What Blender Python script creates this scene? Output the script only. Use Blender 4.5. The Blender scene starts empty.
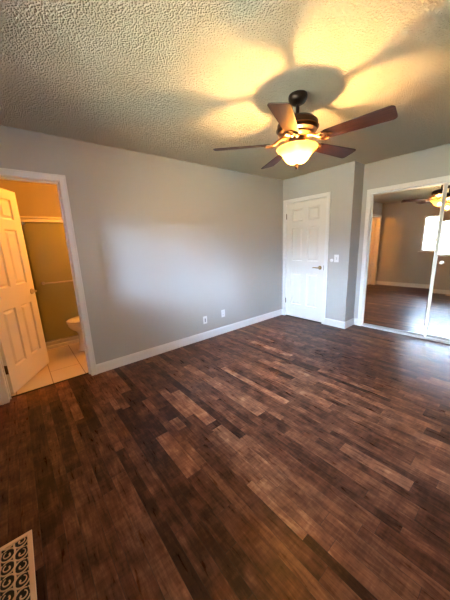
import bpy, bmesh, math, random
from mathutils import Vector, Matrix, Euler

random.seed(7)
S = bpy.context.scene
COL = S.collection
R = math.radians

# ------------------------------------------------------------------ camera
CAM_POS = Vector((3.0178, 0.0, 1.3883))
RT = Vector((0.63746563, 0.76942184, -0.04034361))
UP = Vector((-0.14047826, 0.16755113, 0.9758035))
FW = Vector((-0.75756414, 0.61637379, -0.21489513))
cam = bpy.data.cameras.new('camera')
cam.sensor_fit = 'HORIZONTAL'
cam.sensor_width = 36.0
cam.lens = 253.92 / 450.0 * 36.0
cam.clip_start = 0.02
cob = bpy.data.objects.new('camera', cam)
COL.objects.link(cob)
cob.matrix_world = Matrix(((RT.x, UP.x, -FW.x, CAM_POS.x),
                           (RT.y, UP.y, -FW.y, CAM_POS.y),
                           (RT.z, UP.z, -FW.z, CAM_POS.z),
                           (0, 0, 0, 1)))
S.camera = cob

# ------------------------------------------------------------------ world, sun, exposure
SKY_STRENGTH = 19.0
SUN_ENERGY = 1.35
FAN_EMIT = 1400.0
BATH_EMIT = 50.0
S.view_settings.view_transform = 'Standard'
S.view_settings.look = 'None'
S.view_settings.gamma = 1.0
S.view_settings.use_curve_mapping = False
S.view_settings.exposure = 2.58

W = bpy.data.worlds.new('sky')
S.world = W
W.use_nodes = True
nt = W.node_tree
nt.nodes.clear()
wo = nt.nodes.new('ShaderNodeOutputWorld')
wb = nt.nodes.new('ShaderNodeBackground')
tc = nt.nodes.new('ShaderNodeTexCoord')
sx = nt.nodes.new('ShaderNodeSeparateXYZ')
cr = nt.nodes.new('ShaderNodeValToRGB')
e = cr.color_ramp.elements
e[0].position = 0.05
e[0].color = (0.13, 0.14, 0.135, 1)
e[1].position = 0.6
e[1].color = (0.46, 0.68, 1.0, 1)
x = e.new(0.14)
x.color = (0.53, 0.72, 1.0, 1)
nt.links.new(tc.outputs['Generated'], sx.inputs[0])
nt.links.new(sx.outputs['Z'], cr.inputs[0])
nt.links.new(cr.outputs[0], wb.inputs['Color'])
wb.inputs['Strength'].default_value = SKY_STRENGTH
nt.links.new(wb.outputs[0], wo.inputs[0])

sun = bpy.data.lights.new('hazy_sun', 'SUN')
sun.energy = SUN_ENERGY
sun.angle = R(11)
sun.color = (0.36, 0.60, 1.0)
sob = bpy.data.objects.new('hazy_sun', sun)
COL.objects.link(sob)
sob.location = (6, -6, 4)
sob.rotation_euler = Vector((-1.7, 1.85, -0.42)).to_track_quat('-Z', 'Y').to_euler()

# ------------------------------------------------------------------ dimensions
H = 2.438          # ceiling
D = 3.874          # wall with the white door
D2 = 4.183         # closet wall
XB = 1.233         # corner of the bump-out
XR = 3.46          # right wall
YR = -0.40         # window wall
TH = 0.115
BD0, BD1, BDZ = -0.248, 0.463, 2.035      # bathroom doorway
CD0, CD1 = 0.090, 0.842                   # closed door
CL0, CL1, CLZ = 1.364, 3.02, 2.019        # closet opening
WX0, WX1, WZ0, WZ1 = 1.05, 2.66, 1.03, 1.97   # window
SHX = -1.29        # shower front


# ------------------------------------------------------------------ helpers
class MB:
    def __init__(self):
        self.v, self.f = [], []

    def box(self, x0, y0, z0, x1, y1, z1, M=None):
        i = len(self.v)
        P = [(x0, y0, z0), (x1, y0, z0), (x1, y1, z0), (x0, y1, z0),
             (x0, y0, z1), (x1, y0, z1), (x1, y1, z1), (x0, y1, z1)]
        if M is not None:
            P = [tuple(M @ Vector(p)) for p in P]
        self.v += P
        for q in ((3, 2, 1, 0), (4, 5, 6, 7), (0, 1, 5, 4), (1, 2, 6, 5), (2, 3, 7, 6), (3, 0, 4, 7)):
            self.f.append([i + k for k in q])
        return self

    def lathe(self, prof, n=32, M=None, cap=True):
        i = len(self.v)
        for r, z in prof:
            for k in range(n):
                a = 2 * math.pi * k / n
                p = Vector((r * math.cos(a), r * math.sin(a), z))
                self.v.append(tuple(M @ p) if M is not None else tuple(p))
        for j in range(len(prof) - 1):
            for k in range(n):
                k2 = (k + 1) % n
                self.f.append([i + j * n + k, i + j * n + k2, i + (j + 1) * n + k2, i + (j + 1) * n + k])
        if cap:
            self.f.append([i + k for k in range(n)][::-1])
            self.f.append([i + (len(prof) - 1) * n + k for k in range(n)])
        return self

    def tube(self, pts, rad, n=10, M=None):
        pts = [Vector(p) for p in pts]
        i = len(self.v)
        rr = rad if isinstance(rad, (list, tuple)) else [rad] * len(pts)
        up = None
        for j, p in enumerate(pts):
            t = (pts[min(j + 1, len(pts) - 1)] - pts[max(j - 1, 0)]).normalized()
            if up is None:
                up = t.orthogonal().normalized()
            else:
                up = (up - t * up.dot(t)).normalized()
            s = t.cross(up)
            for k in range(n):
                a = 2 * math.pi * k / n
                q = p + (up * math.cos(a) + s * math.sin(a)) * rr[j]
                self.v.append(tuple(M @ q) if M is not None else tuple(q))
        for j in range(len(pts) - 1):
            for k in range(n):
                k2 = (k + 1) % n
                self.f.append([i + j * n + k, i + j * n + k2, i + (j + 1) * n + k2, i + (j + 1) * n + k])
        self.f.append([i + k for k in range(n)][::-1])
        self.f.append([i + (len(pts) - 1) * n + k for k in range(n)])
        return self

    def prism(self, outline, z0, z1, M=None):
        """outline: ccw list of (x, y)"""
        i = len(self.v)
        n = len(outline)
        for z in (z0, z1):
            for x, y in outline:
                p = Vector((x, y, z))
                self.v.append(tuple(M @ p) if M is not None else tuple(p))
        self.f.append([i + k for k in range(n)][::-1])
        self.f.append([i + n + k for k in range(n)])
        for k in range(n):
            k2 = (k + 1) % n
            self.f.append([i + k, i + k2, i + n + k2, i + n + k])
        return self

    def loft(self, rings, M=None, cap=True):
        i = len(self.v)
        n = len(rings[0])
        for rg in rings:
            for p in rg:
                self.v.append(tuple(M @ Vector(p)) if M is not None else tuple(p))
        for j in range(len(rings) - 1):
            for k in range(n):
                k2 = (k + 1) % n
                self.f.append([i + j * n + k, i + j * n + k2, i + (j + 1) * n + k2, i + (j + 1) * n + k])
        if cap:
            self.f.append([i + k for k in range(n)][::-1])
            self.f.append([i + (len(rings) - 1) * n + k for k in range(n)])
        return self

    def quad(self, a, b, c, d):
        i = len(self.v)
        self.v += [tuple(a), tuple(b), tuple(c), tuple(d)]
        self.f.append([i, i + 1, i + 2, i + 3])
        return self

    def build(self, name, mat, parent=None, smooth=False, bevel=0.0, fix=True):
        me = bpy.data.meshes.new(name)
        me.from_pydata(self.v, [], self.f)
        if fix:
            bm = bmesh.new()
            bm.from_mesh(me)
            bmesh.ops.recalc_face_normals(bm, faces=bm.faces)
            bm.to_mesh(me)
            bm.free()
        me.materials.append(mat)
        if smooth:
            for p in me.polygons:
                p.use_smooth = True
            try:
                me.set_sharp_from_angle(angle=R(40))
            except Exception:
                pass
        o = bpy.data.objects.new(name, me)
        COL.objects.link(o)
        if parent is not None:
            o.parent = parent
        if bevel:
            m = o.modifiers.new('bevel', 'BEVEL')
            m.width = bevel
            m.segments = 2
            m.limit_method = 'ANGLE'
        return o


def tag(o, label, cat, group=None, kind=None):
    o['label'] = label
    o['category'] = cat
    if group:
        o['group'] = group
    if kind:
        o['kind'] = kind
    return o


def struct(o, label, cat):
    return tag(o, label, cat, kind='structure')


def thing(name, label, cat, loc=(0, 0, 0), rz=0.0, group=None, kind=None):
    o = bpy.data.objects.new(name, None)
    o.empty_display_size = 0.1
    COL.objects.link(o)
    o.location = loc
    o.rotation_euler = (0, 0, rz)
    return tag(o, label, cat, group, kind)


# ------------------------------------------------------------------ materials
def mat(name, color, rough=0.5, metal=0.0, spec=0.5, **kw):
    m = bpy.data.materials.new(name)
    m.use_nodes = True
    b = m.node_tree.nodes['Principled BSDF']
    b.inputs['Base Color'].default_value = (*color, 1)
    b.inputs['Roughness'].default_value = rough
    b.inputs['Metallic'].default_value = metal
    b.inputs['Specular IOR Level'].default_value = spec
    for k, v in kw.items():
        b.inputs[k].default_value = v
    return m


def nodes(m):
    return m.node_tree.nodes, m.node_tree.links, m.node_tree.nodes['Principled BSDF']


def add_bump(m, scale, strength, dist=0.002, detail=3.0, vec='Object'):
    N, L, b = nodes(m)
    t = N.new('ShaderNodeTexCoord')
    n = N.new('ShaderNodeTexNoise')
    n.inputs['Scale'].default_value = scale
    n.inputs['Detail'].default_value = detail
    bp = N.new('ShaderNodeBump')
    bp.inputs['Strength'].default_value = strength
    bp.inputs['Distance'].default_value = dist
    L.new(t.outputs[vec], n.inputs['Vector'])
    L.new(n.outputs['Fac'], bp.inputs['Height'])
    L.new(bp.outputs[0], b.inputs['Normal'])
    return n


M_wall = mat('painted_wall', (0.485, 0.472, 0.435), 0.55, spec=0.3)
add_bump(M_wall, 90, 0.25, 0.003)
M_bwall = mat('bathroom_wall_paint', (0.47, 0.40, 0.28), 0.6)
M_trim = mat('white_trim_paint', (0.80, 0.79, 0.76), 0.35)
M_door = mat('white_door_paint', (0.78, 0.75, 0.69), 0.4)
add_bump(M_door, 60, 0.06, 0.001)

# popcorn ceiling
M_ceil = mat('popcorn_ceiling', (0.86, 0.77, 0.58), 0.95, spec=0.05)
N, L, b = nodes(M_ceil)
t = N.new('ShaderNodeTexCoord')
v1 = N.new('ShaderNodeTexVoronoi'); v1.inputs['Scale'].default_value = 105
n1 = N.new('ShaderNodeTexNoise'); n1.inputs['Scale'].default_value = 90; n1.inputs['Detail'].default_value = 6
n2 = N.new('ShaderNodeTexNoise'); n2.inputs['Scale'].default_value = 9; n2.inputs['Detail'].default_value = 2
ad = N.new('ShaderNodeMath'); ad.operation = 'SUBTRACT'
bp = N.new('ShaderNodeBump'); bp.inputs['Strength'].default_value = 1.0; bp.inputs['Distance'].default_value = 0.06
L.new(t.outputs['Object'], v1.inputs['Vector']); L.new(t.outputs['Object'], n1.inputs['Vector'])
L.new(n1.outputs['Fac'], ad.inputs[0]); L.new(v1.outputs['Distance'], ad.inputs[1])
L.new(ad.outputs[0], bp.inputs['Height']); L.new(bp.outputs[0], b.inputs['Normal'])

# plank floor: tone per plank is stored on the faces, grain is noise stretched along the plank
M_floor = mat('rustic_plank_floor', (0.1, 0.05, 0.03), 0.3, spec=0.16)
N, L, b = nodes(M_floor)
at = N.new('ShaderNodeAttribute'); at.attribute_name = 'tone'
tc = N.new('ShaderNodeTexCoord')
mp = N.new('ShaderNodeMapping'); mp.inputs['Scale'].default_value = (3.0, 22, 1)
cmb = N.new('ShaderNodeCombineXYZ')
ml = N.new('ShaderNodeMath'); ml.operation = 'MULTIPLY'; ml.inputs[1].default_value = 37.0
L.new(at.outputs['Fac'], ml.inputs[0]); L.new(ml.outputs[0], cmb.inputs['X']); L.new(ml.outputs[0], cmb.inputs['Y'])
va = N.new('ShaderNodeVectorMath'); va.operation = 'ADD'
L.new(tc.outputs['Object'], va.inputs[0]); L.new(cmb.outputs[0], va.inputs[1])
L.new(va.outputs[0], mp.inputs['Vector'])
gn = N.new('ShaderNodeTexNoise'); gn.inputs['Scale'].default_value = 2.2; gn.inputs['Detail'].default_value = 8
gn.inputs['Roughness'].default_value = 0.65; gn.inputs['Distortion'].default_value = 0.6
L.new(mp.outputs[0], gn.inputs['Vector'])
# saw marks across the planks
mp2 = N.new('ShaderNodeMapping'); mp2.inputs['Scale'].default_value = (38, 5, 1)
L.new(va.outputs[0], mp2.inputs['Vector'])
gn2 = N.new('ShaderNodeTexNoise'); gn2.inputs['Scale'].default_value = 1.6; gn2.inputs['Detail'].default_value = 3
L.new(mp2.outputs[0], gn2.inputs['Vector'])
# large mottling
gn3 = N.new('ShaderNodeTexNoise'); gn3.inputs['Scale'].default_value = 9; gn3.inputs['Detail'].default_value = 5
L.new(va.outputs[0], gn3.inputs['Vector'])
m1 = N.new('ShaderNodeMath'); m1.operation = 'MULTIPLY_ADD'; m1.inputs[1].default_value = 0.85; m1.inputs[2].default_value = -0.42
L.new(gn.outputs['Fac'], m1.inputs[0])
m2 = N.new('ShaderNodeMath'); m2.operation = 'MULTIPLY_ADD'; m2.inputs[1].default_value = 0.28; m2.inputs[2].default_value = -0.14
L.new(gn2.outputs['Fac'], m2.inputs[0])
m3 = N.new('ShaderNodeMath'); m3.operation = 'MULTIPLY_ADD'; m3.inputs[1].default_value = 0.8; m3.inputs[2].default_value = -0.40
L.new(gn3.outputs['Fac'], m3.inputs[0])
s1 = N.new('ShaderNodeMath'); s1.operation = 'ADD'; L.new(m1.outputs[0], s1.inputs[0]); L.new(m2.outputs[0], s1.inputs[1])
s2 = N.new('ShaderNodeMath'); s2.operation = 'ADD'; L.new(s1.outputs[0], s2.inputs[0]); L.new(m3.outputs[0], s2.inputs[1])
s3 = N.new('ShaderNodeMath'); s3.operation = 'ADD'; s3.use_clamp = True
L.new(s2.outputs[0], s3.inputs[0]); L.new(at.outputs['Fac'], s3.inputs[1])
rp = N.new('ShaderNodeValToRGB')
E = rp.color_ramp.elements
E[0].position = 0.0; E[0].color = (0.012, 0.005, 0.004, 1)
E[1].position = 1.0; E[1].color = (0.40, 0.20, 0.10, 1)
for pos, c in ((0.3, (0.046, 0.016, 0.009)), (0.55, (0.118, 0.043, 0.022)), (0.78, (0.225, 0.094, 0.046))):
    e = E.new(pos); e.color = (*c, 1)
L.new(s3.outputs[0], rp.inputs[0]); L.new(rp.outputs[0], b.inputs['Base Color'])
rr = N.new('ShaderNodeMath'); rr.operation = 'MULTIPLY_ADD'; rr.inputs[1].default_value = 0.2; rr.inputs[2].default_value = 0.2
L.new(gn.outputs['Fac'], rr.inputs[0]); L.new(rr.outputs[0], b.inputs['Roughness'])
bp = N.new('ShaderNodeBump'); bp.inputs['Strength'].default_value = 0.18; bp.inputs['Distance'].default_value = 0.004
L.new(s2.outputs[0], bp.inputs['Height']); L.new(bp.outputs[0], b.inputs['Normal'])

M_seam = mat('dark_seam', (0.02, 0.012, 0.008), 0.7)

# bathroom tile
M_tile = mat('beige_tile', (0.62, 0.52, 0.40), 0.3)
N, L, b = nodes(M_tile)
t = N.new('ShaderNodeTexCoord')
mp = N.new('ShaderNodeMapping'); mp.inputs['Location'].default_value = (0.85, -0.115, 0)
br = N.new('ShaderNodeTexBrick')
br.offset = 0.5; br.squash = 1.0
br.inputs['Scale'].default_value = 1.0
br.inputs['Brick Width'].default_value = 0.8
br.inputs['Row Height'].default_value = 0.312
br.inputs['Mortar Size'].default_value = 0.004
br.inputs['Mortar Smooth'].default_value = 0.0
br.inputs['Color1'].default_value = (0.62, 0.53, 0.41, 1)
br.inputs['Color2'].default_value = (0.56, 0.47, 0.36, 1)
br.inputs['Mortar'].default_value = (0.24, 0.17, 0.11, 1)
L.new(t.outputs['Object'], mp.inputs['Vector']); L.new(mp.outputs[0], br.inputs['Vector'])
L.new(br.outputs['Color'], b.inputs['Base Color'])

M_mirror = mat('mirror', (0.80, 0.78, 0.74), 0.02, 1.0)
M_alu = mat('pale_aluminium', (0.55, 0.52, 0.47), 0.35, 0.8)
M_track = mat('white_track', (0.78, 0.77, 0.74), 0.35)
M_dark = mat('dark_gap', (0.012, 0.011, 0.010), 0.6)
M_bronze = mat('dark_bronze', (0.035, 0.020, 0.014), 0.38, 0.6)
M_gold = mat('antique_bronze_highlight', (0.15, 0.075, 0.032), 0.4, 0.8)
M_brass = mat('antique_brass', (0.35, 0.24, 0.10), 0.3, 0.9)
M_hinge = mat('dark_hinge', (0.10, 0.06, 0.035), 0.4, 0.7)
M_vent = mat('copper_register', (0.88, 0.62, 0.40), 0.42, 0.5)
M_plate = mat('white_plastic', (0.82, 0.82, 0.80), 0.3)
M_slot = mat('dark_slot', (0.03, 0.03, 0.03), 0.6)
M_porc = mat('porcelain', (0.80, 0.78, 0.73), 0.12)
M_shglass = mat('obscured_shower_glass', (0.27, 0.25, 0.10), 0.28)
M_curb = mat('shower_curb', (0.72, 0.66, 0.55), 0.35)
M_chrome = mat('chrome', (0.75, 0.72, 0.68), 0.15, 1.0)
M_nickel = mat('brushed_nickel', (0.55, 0.47, 0.36), 0.3, 1.0)
M_bark = mat('bark', (0.10, 0.07, 0.05), 0.9)
M_leaf = mat('leaf', (0.035, 0.04, 0.006), 0.6)
M_grass = mat('lawn', (0.54, 0.40, 0.21), 0.9)
add_bump(M_grass, 40, 0.5, 0.02)

# fan blade wood
M_blade = mat('blade_wood', (0.12, 0.04, 0.02), 0.42, spec=0.35)
N, L, b = nodes(M_blade)
t = N.new('ShaderNodeTexCoord')
mp = N.new('ShaderNodeMapping'); mp.inputs['Scale'].default_value = (3, 40, 1)
n1 = N.new('ShaderNodeTexNoise'); n1.inputs['Scale'].default_value = 2; n1.inputs['Detail'].default_value = 6
rp = N.new('ShaderNodeValToRGB')
rp.color_ramp.elements[0].position = 0.3; rp.color_ramp.elements[0].color = (0.030, 0.009, 0.005, 1)
rp.color_ramp.elements[1].position = 0.75; rp.color_ramp.elements[1].color = (0.085, 0.030, 0.014, 1)
L.new(t.outputs['Object'], mp.inputs['Vector']); L.new(mp.outputs[0], n1.inputs['Vector'])
L.new(n1.outputs['Fac'], rp.inputs[0]); L.new(rp.outputs[0], b.inputs['Base Color'])

# frosted amber lamp bowl: light scatters through it
M_bowl = bpy.data.materials.new('amber_glass_bowl')
M_bowl.use_nodes = True
N = M_bowl.node_tree.nodes; L = M_bowl.node_tree.links
N.clear()
out = N.new('ShaderNodeOutputMaterial')
tl = N.new('ShaderNodeBsdfTranslucent')
df = N.new('ShaderNodeBsdfDiffuse'); df.inputs['Color'].default_value = (0.42, 0.23, 0.07, 1)
gl = N.new('ShaderNodeBsdfGlossy'); gl.inputs['Roughness'].default_value = 0.2
mx = N.new('ShaderNodeMixShader'); mx.inputs[0].default_value = 0.28
mx2 = N.new('ShaderNodeMixShader'); mx2.inputs[0].default_value = 0.05
t = N.new('ShaderNodeTexCoord')
n1 = N.new('ShaderNodeTexNoise'); n1.inputs['Scale'].default_value = 14; n1.inputs['Detail'].default_value = 4; n1.inputs['Distortion'].default_value = 1.5
rp = N.new('ShaderNodeValToRGB')
rp.color_ramp.elements[0].position = 0.3; rp.color_ramp.elements[0].color = (0.60, 0.30, 0.08, 1)
rp.color_ramp.elements[1].position = 0.7; rp.color_ramp.elements[1].color = (0.74, 0.44, 0.13, 1)
L.new(t.outputs['Object'], n1.inputs['Vector']); L.new(n1.outputs['Fac'], rp.inputs[0]); L.new(rp.outputs[0], tl.inputs['Color'])
L.new(df.outputs[0], mx.inputs[1]); L.new(tl.outputs[0], mx.inputs[2])
L.new(mx.outputs[0], mx2.inputs[1]); L.new(gl.outputs[0], mx2.inputs[2])
tp = N.new('ShaderNodeBsdfTransparent'); tp.inputs['Color'].default_value = (1.0, 0.80, 0.50, 1)
mx3 = N.new('ShaderNodeMixShader'); mx3.inputs[0].default_value = 0.22
L.new(mx2.outputs[0], mx3.inputs[1]); L.new(tp.outputs[0], mx3.inputs[2])
L.new(mx3.outputs[0], out.inputs[0])


def emit(name, color, strength):
    m = bpy.data.materials.new(name)
    m.use_nodes = True
    N = m.node_tree.nodes
    N.clear()
    o = N.new('ShaderNodeOutputMaterial'); e = N.new('ShaderNodeEmission')
    e.inputs['Color'].default_value = (*color, 1)
    e.inputs['Strength'].default_value = strength
    m.node_tree.links.new(e.outputs[0], o.inputs[0])
    return m


M_bulb = emit('warm_bulb', (1.0, 0.57, 0.20), FAN_EMIT)
M_globe = emit('warm_globe', (1.0, 0.36, 0.045), BATH_EMIT)

# window glass: clear with a fresnel sheen
M_pane = bpy.data.materials.new('window_glass')
M_pane.use_nodes = True
N = M_pane.node_tree.nodes; L = M_pane.node_tree.links
N.clear()
out = N.new('ShaderNodeOutputMaterial'); tr = N.new('ShaderNodeBsdfTransparent')
gl = N.new('ShaderNodeBsdfGlossy'); gl.inputs['Roughness'].default_value = 0.0
fr = N.new('ShaderNodeFresnel'); fr.inputs['IOR'].default_value = 1.45
mx = N.new('ShaderNodeMixShader')
L.new(fr.outputs[0], mx.inputs[0]); L.new(tr.outputs[0], mx.inputs[1]); L.new(gl.outputs[0], mx.inputs[2]); L.new(mx.outputs[0], out.inputs[0])

# ================================================================== SETTING
# ---- plank floor
FX0, FX1, FY0, FY1 = -0.085, XR, YR, 4.33
rng = random.Random(21)
tones = []
fl = MB()
special = {}          # row -> list of (x0, x1, tone)
rows = []
y = FY0
widths = [0.062, 0.085, 0.053, 0.075, 0.098, 0.06, 0.082, 0.048, 0.07, 0.09]
k = 0
while y < FY1 - 0.01:
    w = min(widths[k % len(widths)] * rng.uniform(0.92, 1.1), FY1 - y)
    rows.append((y, y + w)); y += w; k += 1


def row_at(yy):
    for i, (a, c) in enumerate(rows):
        if a <= yy < c:
            return i


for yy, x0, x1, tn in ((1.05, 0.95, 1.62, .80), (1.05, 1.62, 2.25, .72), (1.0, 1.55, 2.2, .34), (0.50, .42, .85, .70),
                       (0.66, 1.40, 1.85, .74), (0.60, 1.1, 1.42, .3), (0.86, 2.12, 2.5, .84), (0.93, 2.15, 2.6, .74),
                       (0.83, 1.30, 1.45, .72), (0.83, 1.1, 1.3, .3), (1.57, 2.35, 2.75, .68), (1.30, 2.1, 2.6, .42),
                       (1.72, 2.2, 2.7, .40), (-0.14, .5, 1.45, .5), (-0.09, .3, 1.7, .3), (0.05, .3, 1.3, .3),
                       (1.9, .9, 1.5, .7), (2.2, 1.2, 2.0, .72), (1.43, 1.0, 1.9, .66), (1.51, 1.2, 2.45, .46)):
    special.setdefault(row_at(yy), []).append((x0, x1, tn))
for i, (a, c) in enumerate(rows):
    cuts = []
    x = FX0
    sp = sorted(special.get(i, []))
    nxt = FX0 - rng.uniform(0, 0.5)
    segs = []
    while nxt < FX1:
        ln = rng.choice([rng.uniform(0.2, 0.45), rng.uniform(0.45, 1.0), rng.uniform(0.8, 1.4)])
        segs.append((nxt, nxt + ln, min(0.80, max(0.27, rng.gauss(0.47, 0.12)))))
        nxt += ln
    for (s0, s1, tn) in sp:
        new = []
        for (p0, p1, pt) in segs:
            if p1 <= s0 or p0 >= s1:
                new.append((p0, p1, pt)); continue
            if p0 < s0: new.append((p0, s0, pt))
            if p1 > s1: new.append((s1, p1, pt))
        new.append((s0, s1, tn))
        segs = sorted(new)
    for (p0, p1, pt) in segs:
        q0, q1 = max(p0, FX0), min(p1, FX1)
        if q1 - q0 < 0.004:
            continue
        g = 0.0007
        fl.quad((q0 + g, a + g, 0), (q1 - g, a + g, 0), (q1 - g, c - g, 0), (q0 + g, c - g, 0))
        tones.append(pt)
nplank = len(fl.f)
fl.box(FX0, FY0, -0.06, FX1, FY1, -0.0012)
floor = fl.build('floor', M_floor, fix=False)
floor.data.materials.append(M_seam)
attr = floor.data.attributes.new('tone', 'FLOAT', 'FACE')
for i in range(len(fl.f)):
    attr.data[i].value = tones[i] if i < nplank else 0.2
    if i >= nplank:
        floor.data.polygons[i].material_index = 1
struct(floor, 'dark reddish brown rustic wood plank floor of the bedroom', 'floor')

# ---- bathroom floor
o = MB().box(-2.1, -1.2, -0.06, FX0, 1.42, -0.0005).build('floor', M_tile)
struct(o, 'beige tiled floor of the bathroom beyond the open door', 'floor')

# ---- ceiling
o = MB().box(-2.22, -0.52, H, XR + TH, 5.0, H + 0.1).build('ceiling', M_ceil)
struct(o, 'popcorn textured off-white ceiling over the bedroom', 'ceiling')
o = MB().box(-2.22, -1.32, H, -0.0, -0.52, H + 0.1).build('ceiling', M_ceil)
struct(o, 'popcorn ceiling over the bathroom behind the door', 'ceiling')

# ---- walls
JT = 0.018
m = MB()
m.box(-TH, YR - 0.12, 0, 0, BD0 - JT, H)
m.box(-TH, BD1 + JT, 0, 0, D + TH, H)
m.box(-TH, BD0 - JT, BDZ + JT, 0, BD1 + JT, H)
struct(m.build('wall_left', M_wall), 'long grey wall with the bathroom doorway and two low outlets', 'wall')

m = MB()
m.box(0, D + 0.045, 0, XB, D + TH, H)
m.box(0, D, 0, CD0 - JT, D + 0.045, H)
m.box(CD1 + JT, D, 0, XB, D + 0.045, H)
m.box(CD0 - JT, D, BDZ + JT, CD1 + JT, D + 0.045, H)
m.box(XB - TH, D + TH, 0, XB, 4.85, H)
struct(m.build('wall_back', M_wall), 'grey wall around the closed white door, ending in a jutting corner', 'wall')

m = MB()
m.box(XB, D2, 0, CL0 - JT, D2 + TH, H)
m.box(CL1 + JT, D2, 0, XR, D2 + TH, H)
m.box(CL0 - JT, D2, CLZ + JT, CL1 + JT, D2 + TH, H)
struct(m.build('wall_closet', M_wall), 'grey recessed wall around and above the mirrored closet doors', 'wall')
o = MB().box(XB - TH, 4.85, 0, XR, 4.95, H).build('wall_closet_back', M_wall)
struct(o, 'grey wall inside the closet behind the mirrored doors', 'wall')
o = MB().box(XR, YR - 0.12, 0, XR + TH, 4.95, H).build('wall_right', M_wall)
struct(o, 'plain grey wall right of the closet', 'wall')

m = MB()
m.box(0, YR - 0.12, 0, WX0 - 0.0, YR, H)
m.box(WX1, YR - 0.12, 0, XR, YR, H)
m.box(WX0, YR - 0.12, 0, WX1, YR, WZ0)
m.box(WX0, YR - 0.12, WZ1, WX1, YR, H)
struct(m.build('wall_window', M_wall), 'grey wall with the bright window, seen in the mirrors', 'wall')

# bathroom walls
o = MB().box(-2.22, -1.32, 0, -2.1, 1.54, H).build('wall_bathroom_back', M_bwall)
struct(o, 'bathroom wall behind the shower doors', 'wall')
o = MB().box(-2.1, 1.42, 0, -TH, 1.54, H).build('wall_bathroom_far', M_bwall)
struct(o, 'bathroom wall behind the toilet tank', 'wall')
o = MB().box(-2.1, -1.32, 0, -TH, -1.2, H).build('wall_bathroom_near', M_bwall)
struct(o, 'bathroom wall behind the open panelled door', 'wall')
o = MB().box(-TH, -1.32, 0, 0, YR - 0.12, H).build('wall_bathroom_side', M_bwall)
struct(o, 'bathroom wall beside the open door', 'wall')


# ---- trim: baseboards
def baseboard(name, x0, y0, x1, y1, label):
    """runs along the wall face from p0 to p1; room side is to the left of p0->p1"""
    d = Vector((x1 - x0, y1 - y0, 0)); ln = d.length; a = math.atan2(d.y, d.x)
    Mx = Matrix.Translation((x0, y0, 0)) @ Matrix.Rotation(a, 4, 'Z')
    prof = [(0, 0.0), (0.014, 0.0), (0.014, 0.088), (0.011, 0.100), (0.005, 0.110), (0, 0.112)]
    rings = [[(xx, yy, zz) for yy, zz in prof] for xx in (0, ln)]
    o = MB().loft(rings, Mx).build(name, M_trim)
    return struct(o, label, 'baseboard')


CW = 0.06
baseboard('baseboard_left', 0, D, 0, BD1 + CW, 'long white baseboard along the wall with the outlets')
baseboard('baseboard_left', 0, BD0 - CW, 0, YR, 'short white baseboard stub left of the bathroom doorway')
baseboard('baseboard_back', XB + 0.014, D, CD1 + CW, D, 'white baseboard between closed door and jutting corner')
baseboard('baseboard_return', XB, D2, XB, D - 0.014, 'short white baseboard on the side of the jutting corner')
baseboard('baseboard_closet', CL0 - CW, D2, XB + .014, D2, 'tiny white baseboard left of the closet casing')
baseboard('baseboard_closet', XR, D2, CL1 + CW, D2, 'white baseboard right of the closet casing')
baseboard('baseboard_window', 0, YR, XR, YR, 'white baseboard under the window, seen in the mirrors')
baseboard('baseboard_right', XR, YR, XR, D2, 'white baseboard along the plain right wall')


# ---- trim: door casings with jambs
def casing(name, Mx, w, h, depth, label, stop=True, cw=CW):
    """local: x across the opening 0..w, y into the wall (front face y=0), z up"""
    m = MB()
    p = 0.019
    for (x0, x1, z0, z1) in ((-cw, -0.004, 0, h + cw), (w + 0.004, w + cw, 0, h + cw), (-0.004, w + 0.004, h + 0.004, h + cw)):
        m.box(x0, -p, z0, x1, 0.0, z1, Mx)
    # raised outer bead
    for (x0, x1, z0, z1) in ((-cw, -cw + 0.014, 0, h + cw), (w + cw - 0.014, w + cw, 0, h + cw), (-cw, w + cw, h + cw - 0.014, h + cw)):
        m.box(x0, -p - 0.005, z0, x1, -p, z1, Mx)
    for (x0, x1, z0, z1) in ((-JT, 0, 0, h), (w, w + JT, 0, h), (-JT, w + JT, h, h + JT)):
        m.box(x0, 0, z0, x1, depth, z1, Mx)
    if stop:
        for (x0, x1, z0, z1) in ((0, 0.011, 0, h), (w - 0.011, w, 0, h), (0.011, w - 0.011, h - 0.011, h)):
            m.box(x0, stop, z0, x1, stop + 0.03, z1, Mx)
    o = m.build(name, M_trim, bevel=0.002)
    return struct(o, label, 'door frame')


# bathroom doorway: front faces +x.  local x -> +y, local y -> -x
Mb = Matrix(((0, -1, 0, 0), (1, 0, 0, BD0), (0, 0, 1, 0), (0, 0, 0, 1)))
casing('trim_1', Mb, BD1 - BD0, BDZ, TH, 'white casing and jamb around the open bathroom doorway', stop=0.044)
Mc = Matrix.Translation((CD0, D, 0))
casing('trim_2', Mc, CD1 - CD0, BDZ, 0.045, 'white casing around the closed six-panel door', stop=False)
Mk = Matrix.Translation((CL0, D2, 0))
casing('trim_3', Mk, CL1 - CL0, CLZ, TH, 'white casing around the mirrored closet doors', stop=False)

# threshold strip
o = MB().prism([(FX0 - 0.012, BD0), (FX0 + 0.012, BD0), (FX0 + 0.012, BD1), (FX0 - 0.012, BD1)], -0.001, 0.004).build('trim_4', M_seam)
struct(o, 'thin dark threshold strip between plank floor and bathroom tile', 'threshold')


o = MB().box(CD0, D - 0.004, -0.001, CD1, D + 0.045, 0.005).build('gap_shade_strip', M_seam)  # added strip, its dark colour stands in for shade in the gap
struct(o, 'added dark strip under the closed white door, darkening the gap', 'threshold')


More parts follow.
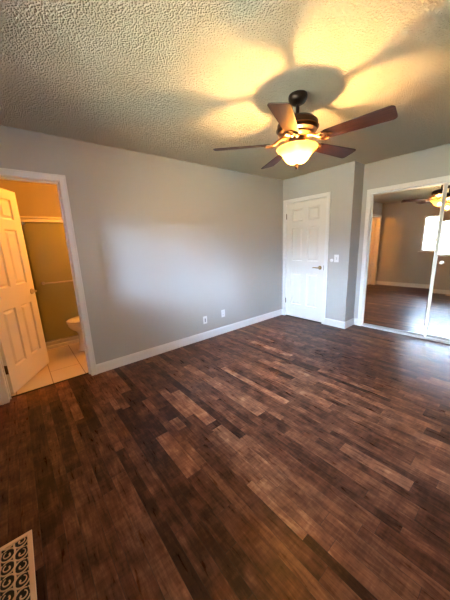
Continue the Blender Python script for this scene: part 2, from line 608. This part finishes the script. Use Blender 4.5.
# ---- six-panel doors
def six_panel(w, h, t, xs, zs, y0):
    m = MB()
    xs = [0] + xs + [w]
    zs = [0] + zs + [h]
    for side in (0, 1):
        yb = y0 if side == 0 else y0 + t
        s = 1 if side == 0 else -1
        for i in range(len(xs) - 1):
            for j in range(len(zs) - 1):
                a, c, e, f = xs[i], xs[i + 1], zs[j], zs[j + 1]
                if i in (1, 3) and j in (1, 3, 5):
                    ins = [(0, 0), (0.002, 0.004), (0.009, 0.015), (0.019, 0.015), (0.040, 0.002)]
                    for (i0, d0), (i1, d1) in zip(ins[:-1], ins[1:]):
                        r0 = [(a + i0, e + i0), (c - i0, e + i0), (c - i0, f - i0), (a + i0, f - i0)]
                        r1 = [(a + i1, e + i1), (c - i1, e + i1), (c - i1, f - i1), (a + i1, f - i1)]
                        for k in range(4):
                            k2 = (k + 1) % 4
                            m.quad((r0[k][0], yb + s * d0, r0[k][1]), (r0[k2][0], yb + s * d0, r0[k2][1]),
                                   (r1[k2][0], yb + s * d1, r1[k2][1]), (r1[k][0], yb + s * d1, r1[k][1]))
                    i1, d1 = ins[-1]
                    m.quad((a + i1, yb + s * d1, e + i1), (c - i1, yb + s * d1, e + i1), (c - i1, yb + s * d1, f - i1), (a + i1, yb + s * d1, f - i1))
                else:
                    m.quad((a, yb, e), (c, yb, e), (c, yb, f), (a, yb, f))
    y1 = y0 + t
    for i in range(len(xs) - 1):
        m.quad((xs[i], y0, 0), (xs[i + 1], y0, 0), (xs[i + 1], y1, 0), (xs[i], y1, 0))
        m.quad((xs[i], y0, h), (xs[i + 1], y0, h), (xs[i + 1], y1, h), (xs[i], y1, h))
    for j in range(len(zs) - 1):
        m.quad((0, y0, zs[j]), (0, y0, zs[j + 1]), (0, y1, zs[j + 1]), (0, y1, zs[j]))
        m.quad((w, y0, zs[j]), (w, y0, zs[j + 1]), (w, y1, zs[j + 1]), (w, y1, zs[j]))
    # weld
    key, nv, remap = {}, [], []
    for p in m.v:
        q = (round(p[0], 5), round(p[1], 5), round(p[2], 5))
        if q not in key:
            key[q] = len(nv); nv.append(q)
        remap.append(key[q])
    m.v = nv
    m.f = [[remap[k] for k in f] for f in m.f]
    return m


def lever(parent, x, y, z, out, direc, mt):
    """rosette and lever on a door face at local (x, y, z); out = +-1 along y, lever points along x by direc"""
    Mx = Matrix.Translation((x, y, z)) @ Matrix.Rotation(R(90) * (-out), 4, 'X')
    h = MB()
    h.lathe([(0.0, 0.0), (0.032, 0.0), (0.033, 0.004), (0.029, 0.010), (0.014, 0.013), (0.011, 0.018), (0.010, 0.05), (0.0, 0.052)], 24, Mx, cap=False)
    pts = [(x, y + out * 0.045, z), (x + direc * 0.02, y + out * 0.052, z), (x + direc * 0.06, y + out * 0.053, z + 0.002),
           (x + direc * 0.095, y + out * 0.050, z + 0.001), (x + direc * 0.112, y + out * 0.046, z - 0.003)]
    h.tube(pts, [0.011, 0.0105, 0.009, 0.0085, 0.006], 10)
    return h.build('door_handle', mt, parent, smooth=True)


def hinge(parent, x, y, z, mt, leaf=None):
    h = MB()
    h.tube([(x, y, z - 0.045), (x, y, z + 0.045)], 0.0065, 10)
    h.tube([(x, y, z + 0.045), (x, y, z + 0.052)], [0.0045, 0.002], 8)
    if leaf:
        h.box(*leaf)
    return h.build('hinge', mt, parent, smooth=True)


# closed door
dr = thing('door_1', 'closed white six-panel door in the far corner', 'door', (CD0 + 0.005, D, 0), kind='structure')
dw = CD1 - CD0 - 0.011
six_panel(dw, 2.012, 0.035, [0.112, 0.322, 0.424, 0.634], [0.238, 0.815, 1.03, 1.60, 1.705, 1.912], 0.004).build('door_slab', M_door, dr).location = (0, 0, 0.016)
lever(dr, dw - 0.068, 0.004, 0.945, -1, -1, M_brass)
o = MB().box(dw - 0.004, -0.003, 0.905, dw + 0.022, 0.003, 0.985).build('strike_plate', M_hinge, dr); o['label'] = 'dark strike plate'
hinge(dr, -0.002, -0.006, 1.815, M_hinge)
hinge(dr, -0.002, -0.006, 0.30, M_hinge)

# open bathroom door
bd = thing('door_2', 'open white six-panel door swung into the bathroom', 'door', (-TH, BD0 + 0.004, 0), R(150), kind='structure')
bw = BD1 - BD0 - 0.007
six_panel(bw, 2.008, 0.035, [0.108, 0.302, 0.398, 0.592], [0.238, 0.815, 1.03, 1.60, 1.705, 1.912], -0.035).build('door_slab', M_door, bd).location = (0, 0, 0.022)
lever(bd, bw - 0.062, -0.035, 0.945, -1, -1, M_nickel)
lever(bd, bw - 0.062, 0.0, 0.945, 1, -1, M_nickel)
for z in (0.28, 1.80):
    h = MB()
    h.box(-0.004, -0.033, z - 0.045, 0.0005, -0.002, z + 0.045)
    h.tube([(-0.004, 0.004, z - 0.045), (-0.004, 0.004, z + 0.045)], 0.0065, 10)
    h.build('hinge', M_hinge, bd)


# ---- window
win = thing('window_1', 'bright window reflected in the closet mirrors, third pane added for daylight', 'window', (0, 0, 0), kind='structure')
m = MB()
yf0, yf1 = YR - 0.09, YR - 0.03
fw_ = 0.035
m.box(WX0, yf0, WZ0, WX0 + fw_, yf1, WZ1)
m.box(WX1 - fw_, yf0, WZ0, WX1, yf1, WZ1)
m.box(WX0 + fw_, yf0, WZ0, WX1 - fw_, yf1, WZ0 + fw_)
m.box(WX0 + fw_, yf0, WZ1 - fw_, WX1 - fw_, yf1, WZ1)
xa, xb = WX0 + 0.53, WX0 + 1.08  # third pane added to widen the window for more daylight
for xm in (xa, xb):
    m.box(xm - 0.028, yf0, WZ0 + fw_, xm + 0.028, yf1, WZ1 - fw_)
m.build('window_frame', M_trim, win)
for x0, x1 in ((WX0 + fw_, xa - 0.028), (xa + 0.028, xb - 0.028), (xb + 0.028, WX1 - fw_)):
    MB().box(x0, YR - 0.063, WZ0 + fw_, x1, YR - 0.059, WZ1 - fw_).build('window_pane', M_pane, win)
MB().box(WX0 - 0.05, YR - 0.03, WZ0 - 0.022, WX1 + 0.05, YR + 0.035, WZ0).build('window_sill', M_trim, win, bevel=0.004)

# ================================================================== CLOSET MIRROR DOORS
def mirror_door(label, cx, y, w, z0, z1, yaw, tilt, pull_x, group):
    zc = 1.0
    t = thing('mirror_door', label, 'mirror door', (cx, y, z0), 0, group)
    t.rotation_euler = (R(-tilt), 0, R(yaw))
    h = z1 - z0
    e = 0.010
    hw = w / 2
    MB().box(-hw + e, 0.0, 0.03, hw - e, 0.005, h - 0.02).build('mirror_pane', M_mirror, t)
    f = MB()
    f.box(-hw, -0.006, 0, -hw + e, 0.012, h)
    f.box(hw - e, -0.006, 0, hw, 0.012, h)
    f.box(-hw + e, -0.006, 0, hw - e, 0.012, 0.03)
    f.box(-hw + e, -0.006, h - 0.02, hw - e, 0.012, h)
    f.build('door_frame', M_alu, t, bevel=0.0015)
    if pull_x is not None:
        p = MB()
        p.lathe([(0.0, 0.0), (0.022, 0.0), (0.024, -0.003), (0.026, -0.001), (0.026, 0.002)], 20,
                Matrix.Translation((pull_x, -0.001, 1.02)) @ Matrix.Rotation(R(-90), 4, 'X'), cap=False)
        p.build('finger_pull', M_chrome, t, smooth=True)
    return t


mirror_door('left mirrored sliding closet door reflecting the bathroom doorway', 1.775, 4.210, 0.806, 0.022, 2.012, 0.77, 0.34, None, None)
mirror_door('right mirrored sliding closet door, cut off by the photo edge', 2.600, 4.262, 0.83, 0.022, 2.012, -0.3, 1.15, -0.355, None)
# tracks
m = MB()
m.box(CL0, D2 - 0.004, 0.0, CL1, D2 + 0.006, 0.016)
m.box(CL0, D2 + 0.006, 0.0, CL1, D2 + 0.104, 0.004)
m.box(CL0, D2 + 0.046, 0.004, CL1, D2 + 0.050, 0.014)
m.box(CL0, D2 + 0.098, 0.004, CL1, D2 + 0.104, 0.016)
tr = m.build('closet_track', M_track)
tag(tr, 'white metal floor track under the mirrored closet doors', 'track')
MB().box(CL0, D2 + 0.0062, 0.0041, CL1, D2 + 0.0458, 0.0046).build('channel_shade', M_dark, tr)['label'] = 'groove of the track, its shade painted black'  # black strip paints shade into the white track's channel

# ================================================================== CEILING FAN
FX, FY = 1.73, 1.82
fan = thing('ceiling_fan', 'dark bronze five-blade ceiling fan with a glowing amber bowl', 'ceiling fan', (FX, FY, H))
MB().lathe([(0.0, 0.0), (0.066, 0.0), (0.069, -0.012), (0.067, -0.028), (0.056, -0.048), (0.034, -0.060), (0.016, -0.064), (0.0, -0.064)], 36, cap=False).build('canopy', M_bronze, fan, smooth=True)
MB().lathe([(0.0, -0.06), (0.013, -0.06), (0.013, -0.155), (0.0, -0.155)], 16, cap=False).build('downrod', M_bronze, fan, smooth=True)
MB().lathe([(0.0, -0.142), (0.035, -0.142), (0.060, -0.150), (0.125, -0.168), (0.148, -0.190), (0.151, -0.225), (0.142, -0.248), (0.112, -0.262), (0.0, -0.262)], 48, cap=False).build('motor_housing', M_bronze, fan, smooth=True)
MB().lathe([(0.152, -0.222), (0.157, -0.226), (0.152, -0.231)], 48, cap=False).build('motor_band', M_gold, fan, smooth=True)
MB().lathe([(0.0, -0.262), (0.108, -0.262), (0.112, -0.270), (0.090, -0.284), (0.070, -0.290), (0.0, -0.290)], 48, cap=False).build('flywheel', M_gold, fan, smooth=True)
MB().lathe([(0.0, -0.290), (0.062, -0.290), (0.066, -0.305), (0.058, -0.335), (0.040, -0.350), (0.0, -0.350)], 36, cap=False).build('switch_housing', M_bronze, fan, smooth=True)

BZ = -0.318
PITCH = R(-13)


def blade_mesh():
    n = 14
    out = []
    r0, r1 = 0.205, 0.642
    w0, w1 = 0.050, 0.069
    top = []
    # rounded corners at the tip, gently rounded root
    pts = [(r0, -w0 + .012), (r0 + .012, -w0)]
    pts += [(r0 + (r1 - .03 - r0) * s, -(w0 + (w1 - w0) * s)) for s in (0.25, 0.5, 0.75)]
    for k in range(6):
        a = -math.pi / 2 + k / 5 * math.pi / 2
        pts.append((r1 - 0.028 + 0.028 * math.cos(a), -w1 + 0.028 + 0.028 * math.sin(a)))
    full = pts + [(x, -y) for x, y in reversed(pts)]
    return MB().prism(full, -0.003, 0.003)


def iron_mesh():
    m = MB()
    # curved bracket arm from the flywheel to the blade, with scroll cut plate
    m.tube([(0.075, 0, 0.040), (0.115, 0, 0.034), (0.15, 0, 0.014), (0.185, 0, -0.008), (0.215, 0, -0.008)], [0.013, 0.012, 0.011, 0.012, 0.010], 8)
    for s in (-1, 1):
        m.tube([(0.150, 0, 0.010), (0.170, s * 0.030, -0.004), (0.200, s * 0.045, -0.008), (0.228, s * 0.036, -0.008), (0.240, s * 0.018, -0.008), (0.226, s * 0.006, -0.008)],
               [0.007, 0.008, 0.008, 0.007, 0.006, 0.005], 8)
        m.lathe([(0.0, -0.012), (0.007, -0.012), (0.007, -0.004), (0.0, -0.004)], 10, Matrix.Translation((0.212, s * 0.028, 0)), cap=False)
    m.prism([(0.20, -0.034), (0.25, -0.02), (0.27, 0), (0.25, 0.02), (0.20, 0.034)], -0.008, -0.0035)
    return m


b0 = i0 = None
for k in range(5):
    ang = R(8.2 + 72 * k)
    if b0 is None:
        b = b0 = blade_mesh().build('blade', M_blade, fan, bevel=0.0015)
        i = i0 = iron_mesh().build('blade_bracket', M_gold, b, smooth=True)
    else:
        b = b0.copy(); COL.objects.link(b); b.parent = fan
        i = i0.copy(); COL.objects.link(i); i.parent = b
    b.location = (0, 0, BZ)
    b.rotation_euler = (Matrix.Rotation(ang, 3, 'Z') @ Matrix.Rotation(PITCH, 3, 'X')).to_euler()

# bell-shaped glass bowl, flared rim at the top, open
prof = [(0.150, -0.352), (0.153, -0.356), (0.148, -0.364), (0.132, -0.376), (0.115, -0.392), (0.102, -0.410), (0.090, -0.428), (0.075, -0.445), (0.054, -0.458), (0.028, -0.466), (0.010, -0.468)]
bowl = MB().lathe(prof, 48, cap=False).build('lamp_bowl', M_bowl, fan, smooth=True)
bowl['label'] = 'glowing amber glass bowl'
MB().lathe([(0.0, -0.464), (0.020, -0.465), (0.022, -0.470), (0.012, -0.475), (0.009, -0.481), (0.012, -0.490), (0.007, -0.502), (0.0, -0.506)], 16, cap=False).build('finial', M_bronze, fan, smooth=True)
MB().lathe([(0.0, -0.350), (0.011, -0.350), (0.011, -0.405), (0.0, -0.405)], 12, cap=False).build('lamp_socket', M_bronze, fan, smooth=True)
MB().lathe([(0.0, -0.404), (0.010, -0.405), (0.019, -0.416), (0.021, -0.426), (0.016, -0.440), (0.0, -0.446)], 20, cap=False).build('light_bulb', M_bulb, fan, smooth=True)
# ================================================================== WALL PLATES
def outlet(y, z, label, duplex):
    t = thing('outlet', label, 'outlet', (0, y, z), group=None)
    MB().box(0, -0.036, -0.058, 0.005, 0.036, 0.058).build('cover_plate', M_plate, t, bevel=0.002)
    if duplex:
        for dz in (-0.021, 0.021):
            r_ = MB().lathe([(0.0, 0.0), (0.016, 0.0), (0.016, 0.003), (0.0, 0.003)], 20, Matrix.Translation((0.0045, 0, dz)) @ Matrix.Rotation(R(90), 4, 'Y'), cap=False).build('receptacle', M_plate, t)
            for dy in (-0.006, 0.006):
                MB().box(0.0072, dy - 0.0013, dz - 0.002, 0.0082, dy + 0.0013, dz + 0.008).build('slot', M_slot, r_)
    else:
        r_ = MB().box(0.004, -0.012, -0.034, 0.007, 0.012, 0.034).build('receptacle', M_plate, t)
        MB().box(0.0068, -0.005, -0.028, 0.0078, 0.005, 0.026).build('slot', M_slot, r_)['label'] = 'dark vertical slot'


outlet(2.055, 0.295, 'white wall plate with one dark vertical slot, low on grey wall', False)
outlet(2.404, 0.325, 'white duplex outlet, the one nearer the closed door', True)

sw = thing('light_switch', 'white toggle light switch plate beside the closed door', 'light switch', (1.042, D, 1.10))
MB().box(-0.036, -0.005, -0.058, 0.036, 0, 0.058).build('cover_plate', M_plate, sw, bevel=0.002)
MB().box(-0.006, -0.0055, -0.013, 0.006, -0.0045, 0.013).build('toggle_slot', M_slot, sw)['label'] = 'dark slot around the toggle'
MB().box(-0.004, -0.016, -0.006, 0.004, -0.005, 0.007).build('toggle', M_plate, sw)
kn = thing('dimmer', 'small round white dimmer dial between door casing and light switch', 'dimmer', (0.966, D, 1.07))
MB().lathe([(0.0, 0.0), (0.026, 0.0), (0.026, 0.005), (0.0, 0.006)], 24, Matrix.Rotation(R(90), 4, 'X'), cap=False).build('base_plate', M_plate, kn, smooth=True)
MB().lathe([(0.0, 0.004), (0.017, 0.004), (0.018, 0.016), (0.015, 0.022), (0.0, 0.024)], 24, Matrix.Rotation(R(90), 4, 'X'), cap=False).build('dial', M_plate, kn, smooth=True)

# ================================================================== FLOOR VENT
VX0, VX1, VY0, VY1 = 1.566, 1.935, -0.296, -0.156
ven = thing('floor_vent', 'copper coloured scrollwork floor vent in the corner of the floor', 'floor vent', ((VX0 + VX1) / 2, (VY0 + VY1) / 2, 0))
hx, hy = (VX1 - VX0) / 2, (VY1 - VY0) / 2
fl_ = 0.021
m = MB()
# bevelled flange ring
rings = []
for ins, z in ((0.0, 0.0), (0.003, 0.005), (fl_ - 0.002, 0.006), (fl_, 0.0045), (fl_, 0.0)):
    a, c = hx - ins, hy - ins
    rings.append([(-a, -c, z), (a, -c, z), (a, c, z), (-a, c, z)])
m.loft(rings, cap=False)
m.build('flange', M_vent, ven)
ax, ay = hx - fl_, hy - fl_
MB().box(-ax, -ay, 0.0002, ax, ay, 0.0012).build('duct_opening', M_dark, ven)['label'] = 'black duct opening'


def ribbon(m, pts, w, z0, z1):
    """flat metal ribbon along 2D pts; w may vary"""
    n = len(pts)
    Lp, Rp = [], []
    for j in range(n):
        a = Vector(pts[max(j - 1, 0)]); c = Vector(pts[min(j + 1, n - 1)])
        t = (c - a).normalized(); nn = Vector((-t.y, t.x))
        ww = w[j] if isinstance(w, list) else w
        p = Vector(pts[j])
        Lp.append(p + nn * ww / 2); Rp.append(p - nn * ww / 2)
    for j in range(n - 1):
        i = len(m.v)
        for (p, z) in ((Lp[j], z0), (Rp[j], z0), (Rp[j + 1], z0), (Lp[j + 1], z0), (Lp[j], z1), (Rp[j], z1), (Rp[j + 1], z1), (Lp[j + 1], z1)):
            m.v.append((p.x, p.y, z))
        for q in ((3, 2, 1, 0), (4, 5, 6, 7), (0, 1, 5, 4), (1, 2, 6, 5), (2, 3, 7, 6), (3, 0, 4, 7)):
            m.f.append([i + k2 for k2 in q])


g = MB()
pitch = 0.0655
z0, z1 = 0.001, 0.0045
for col in (0, 1):
    yc = (-ay / 2, ay / 2)[col]
    for j in range(-1, 7):
        xc = -ax + pitch * (j + (0.5 if col == 0 else 0.0)) + 0.012
        flip = 1 if col == 0 else -1
        def P(a, r, ex=1.0):
            return (min(ax, max(-ax, xc + r * math.cos(a) * ex)), min(ay, max(-ay, yc + r * math.sin(a) * flip)))
        # outer crescent
        pts = [P(R(a), 0.0275, 1.08) for a in range(-70, 221, 15)]
        ribbon(g, pts, [0.003 + 0.0035 * math.sin(math.pi * q / (len(pts) - 1)) for q in range(len(pts))], z0, z1)
        # inner spiral
        pts = [P(R(200 + a), 0.019 - 0.0135 * a / 300, 1.0) for a in range(0, 301, 20)]
        ribbon(g, pts, [0.0028 + 0.004 * q / (len(pts) - 1) for q in range(len(pts))], z0, z1)
        # leaf tip joining the next scroll
        ribbon(g, [P(R(220), 0.03, 1.08), P(R(235), 0.042, 0.9), P(R(255), 0.05, .6)], [0.004, 0.006, 0.003], z0, z1)
ribbon(g, [(-ax, 0), (ax, 0)], 0.004, z0, z1 - 0.0005)
g.build('scroll_grille', M_vent, ven, fix=False)

# ================================================================== BATHROOM
# shower enclosure
sh = thing('shower_enclosure', 'sliding shower doors with obscured glass in the bathroom', 'shower', (SHX, 0.1, 0))
m = MB()
m.box(-0.05, -1.3, 0.0, 0.0, 1.32, 0.048).box(-0.09, -1.3, 0.048, -0.028, 1.32, 0.105).box(-0.09, -1.3, 0.088, -0.012, 1.32, 0.105)
o = m.build('curb', M_curb, sh, bevel=0.004)
m = MB()
m.box(-0.075, -1.3, 1.775, 0.004, 1.32, 1.812).box(-0.07, -1.3, 1.812, -0.022, 1.32, 1.824).box(-0.08, -1.3, 1.824, 0.008, 1.32, 1.845)
m.build('header_rail', M_curb, sh, bevel=0.003)
MB().box(-0.060, -1.3, 0.105, -0.012, 1.32, 0.122).build('bottom_track', M_chrome, sh, bevel=0.002)
MB().box(-0.030, 0.085, 0.122, -0.024, 1.32, 1.775).build('glass_panel', M_shglass, sh)
MB().box(-0.056, -1.3, 0.122, -0.050, 0.20, 1.775).build('glass_panel', M_shglass, sh)
MB().box(-0.036, 0.072, 1.735, -0.014, 0.10, 1.775).build('roller_bracket', M_chrome, sh)
m = MB()
m.tube([(0.035, 0.165, 0.957), (0.035, 1.15, 0.957)], 0.010, 12)
for yy in (0.17, 1.145):
    m.tube([(-0.024, yy, 0.957), (0.0, yy, 0.957), (0.035, yy, 0.957), (0.045, yy, 0.957)], [0.022, 0.012, 0.020, 0.018], 14)
m.build('towel_bar', M_nickel, sh, smooth=True)

# toilet: bowl towards -y, tank against the far wall
TX = -0.935
to = thing('toilet', 'white toilet in the bathroom, partly hidden by the door casing', 'toilet', (TX, 0.425, 0))


def oval(rx, ry0, ry1, z, yc=0.0, n=28):
    """egg outline: front half depth ry0 (towards -y), rear half ry1"""
    P = []
    for k in range(n):
        a = 2 * math.pi * k / n
        P.append((rx * math.cos(a), yc + (ry1 if math.sin(a) > 0 else ry0) * math.sin(a), z))
    return P


MB().loft([oval(0.112, 0.19, 0.25, 0.0, 0.26), oval(0.108, 0.18, 0.25, 0.03, 0.26), oval(0.100, 0.155, 0.25, 0.12, 0.26), oval(0.100, 0.150, 0.25, 0.24, 0.26),
           oval(0.118, 0.175, 0.23, 0.285, 0.26), oval(0.158, 0.228, 0.22, 0.325, 0.26), oval(0.176, 0.250, 0.21, 0.36, 0.26), oval(0.182, 0.258, 0.21, 0.385, 0.26), oval(0.180, 0.255, 0.21, 0.40, 0.26)]).build('bowl', M_porc, to, smooth=True)
MB().loft([oval(0.172, 0.248, 0.20, 0.4005, 0.26), oval(0.188, 0.265, 0.21, 0.406, 0.26), oval(0.190, 0.268, 0.21, 0.416, 0.26), oval(0.180, 0.256, 0.21, 0.422, 0.26)]).build('seat', M_porc, to, smooth=True)
MB().loft([oval(0.176, 0.252, 0.20, 0.4225, 0.26), oval(0.190, 0.268, 0.21, 0.430, 0.26), oval(0.190, 0.268, 0.21, 0.444, 0.26), oval(0.168, 0.244, 0.19, 0.456, 0.26)]).build('lid', M_porc, to, smooth=True)
MB().box(-0.20, 0.50, 0.38, 0.20, 0.69, 0.74).build('tank', M_porc, to, bevel=0.02)
MB().box(-0.21, 0.49, 0.74, 0.21, 0.70, 0.775).build('tank_lid', M_porc, to, bevel=0.01)
MB().box(-0.13, 0.42, 0.30, 0.13, 0.60, 0.385).build('tank_mount', M_porc, to, bevel=0.02)
MB().tube([(-0.15, 0.495, 0.68), (-0.15, 0.475, 0.68), (-0.09, 0.468, 0.675)], 0.007, 8).build('flush_lever', M_chrome, to, smooth=True)

# bathroom wall lamp above the toilet
wl = thing('wall_lamp', 'warm globe wall lamp above the toilet tank', 'wall lamp', (-0.72, 1.42, 2.02))
MB().box(-0.16, -0.025, -0.05, 0.16, 0, 0.05).build('back_plate', M_nickel, wl, bevel=0.006)
for s in (-0.09, 0.09):
    MB().tube([(s, -0.02, 0), (s, -0.07, 0), (s, -0.085, 0.02)], 0.010, 10).build('arm', M_nickel, wl, smooth=True)
    pr = [(0.06 * math.sin(math.pi * k / 12), -0.06 * math.cos(math.pi * k / 12)) for k in range(13)]
    MB().lathe(pr, 20, Matrix.Translation((s, -0.09, 0.08)), cap=False).build('glass_globe', M_globe, wl, smooth=True)

# ================================================================== OUTSIDE, SEEN IN THE MIRRORS THROUGH THE WINDOW
o = MB().box(-16, -22, -0.4, 14, -0.56, -0.3).build('ground', M_grass)
struct(o, 'lawn outside the window', 'ground')


def tree(x, y, h, rad, low, nleaf, seed, label):
    t = thing('tree', label, 'tree', (x, y, -0.3), group='trees outside the window')
    rg = random.Random(seed)
    m = MB()
    m.tube([(0, 0, 0), (0.03, 0.02, h * 0.3), (-0.03, 0, h * 0.6), (0.0, 0, h * 0.9)], [0.13, 0.10, 0.07, 0.02], 10)
    for k in range(12):
        a = rg.uniform(0, 6.28); z = h * rg.uniform(0.3, 0.75)
        m.tube([(0, 0, z), (rad * 0.4 * math.cos(a), rad * 0.4 * math.sin(a), z + 0.25), (rad * 0.8 * math.cos(a), rad * 0.8 * math.sin(a), z + 0.6)], [0.04, 0.025, 0.008], 6)
    m.build('trunk', M_bark, t, smooth=True)
    f = MB()
    zc, zr = (low + h) / 2, (h - low) / 2
    for k in range(nleaf):
        d = Vector((rg.gauss(0, 1), rg.gauss(0, 1), rg.gauss(0, 1))).normalized() * (rg.random() ** 0.4)
        c = Vector((d.x * rad, d.y * rad, zc + d.z * zr))
        E_ = Euler((rg.uniform(0, 6.28), rg.uniform(0, 6.28), rg.uniform(0, 6.28))).to_matrix()
        q_ = rg.uniform(0.07, 0.15)
        P = [c + E_ @ Vector(q) for q in ((-q_, 0, 0), (0, -q_ * .5, 0.01), (q_, 0, 0), (0, q_ * .5, 0.01))]
        f.quad(*P)
    f.build('foliage', M_leaf, t, fix=False)
    return t


tree(0.6, -6.4, 6.0, 1.9, 1.5, 600, 3, 'leafy tree outside the window, made tall to screen the sky, nearer the house')  # tree height and spot chosen to block sky sheen on the floor
tree(-2.2, -8.5, 6.5, 2.2, 1.3, 1000, 5, 'leafy tree outside the window, made tall to screen the sky, farther off')
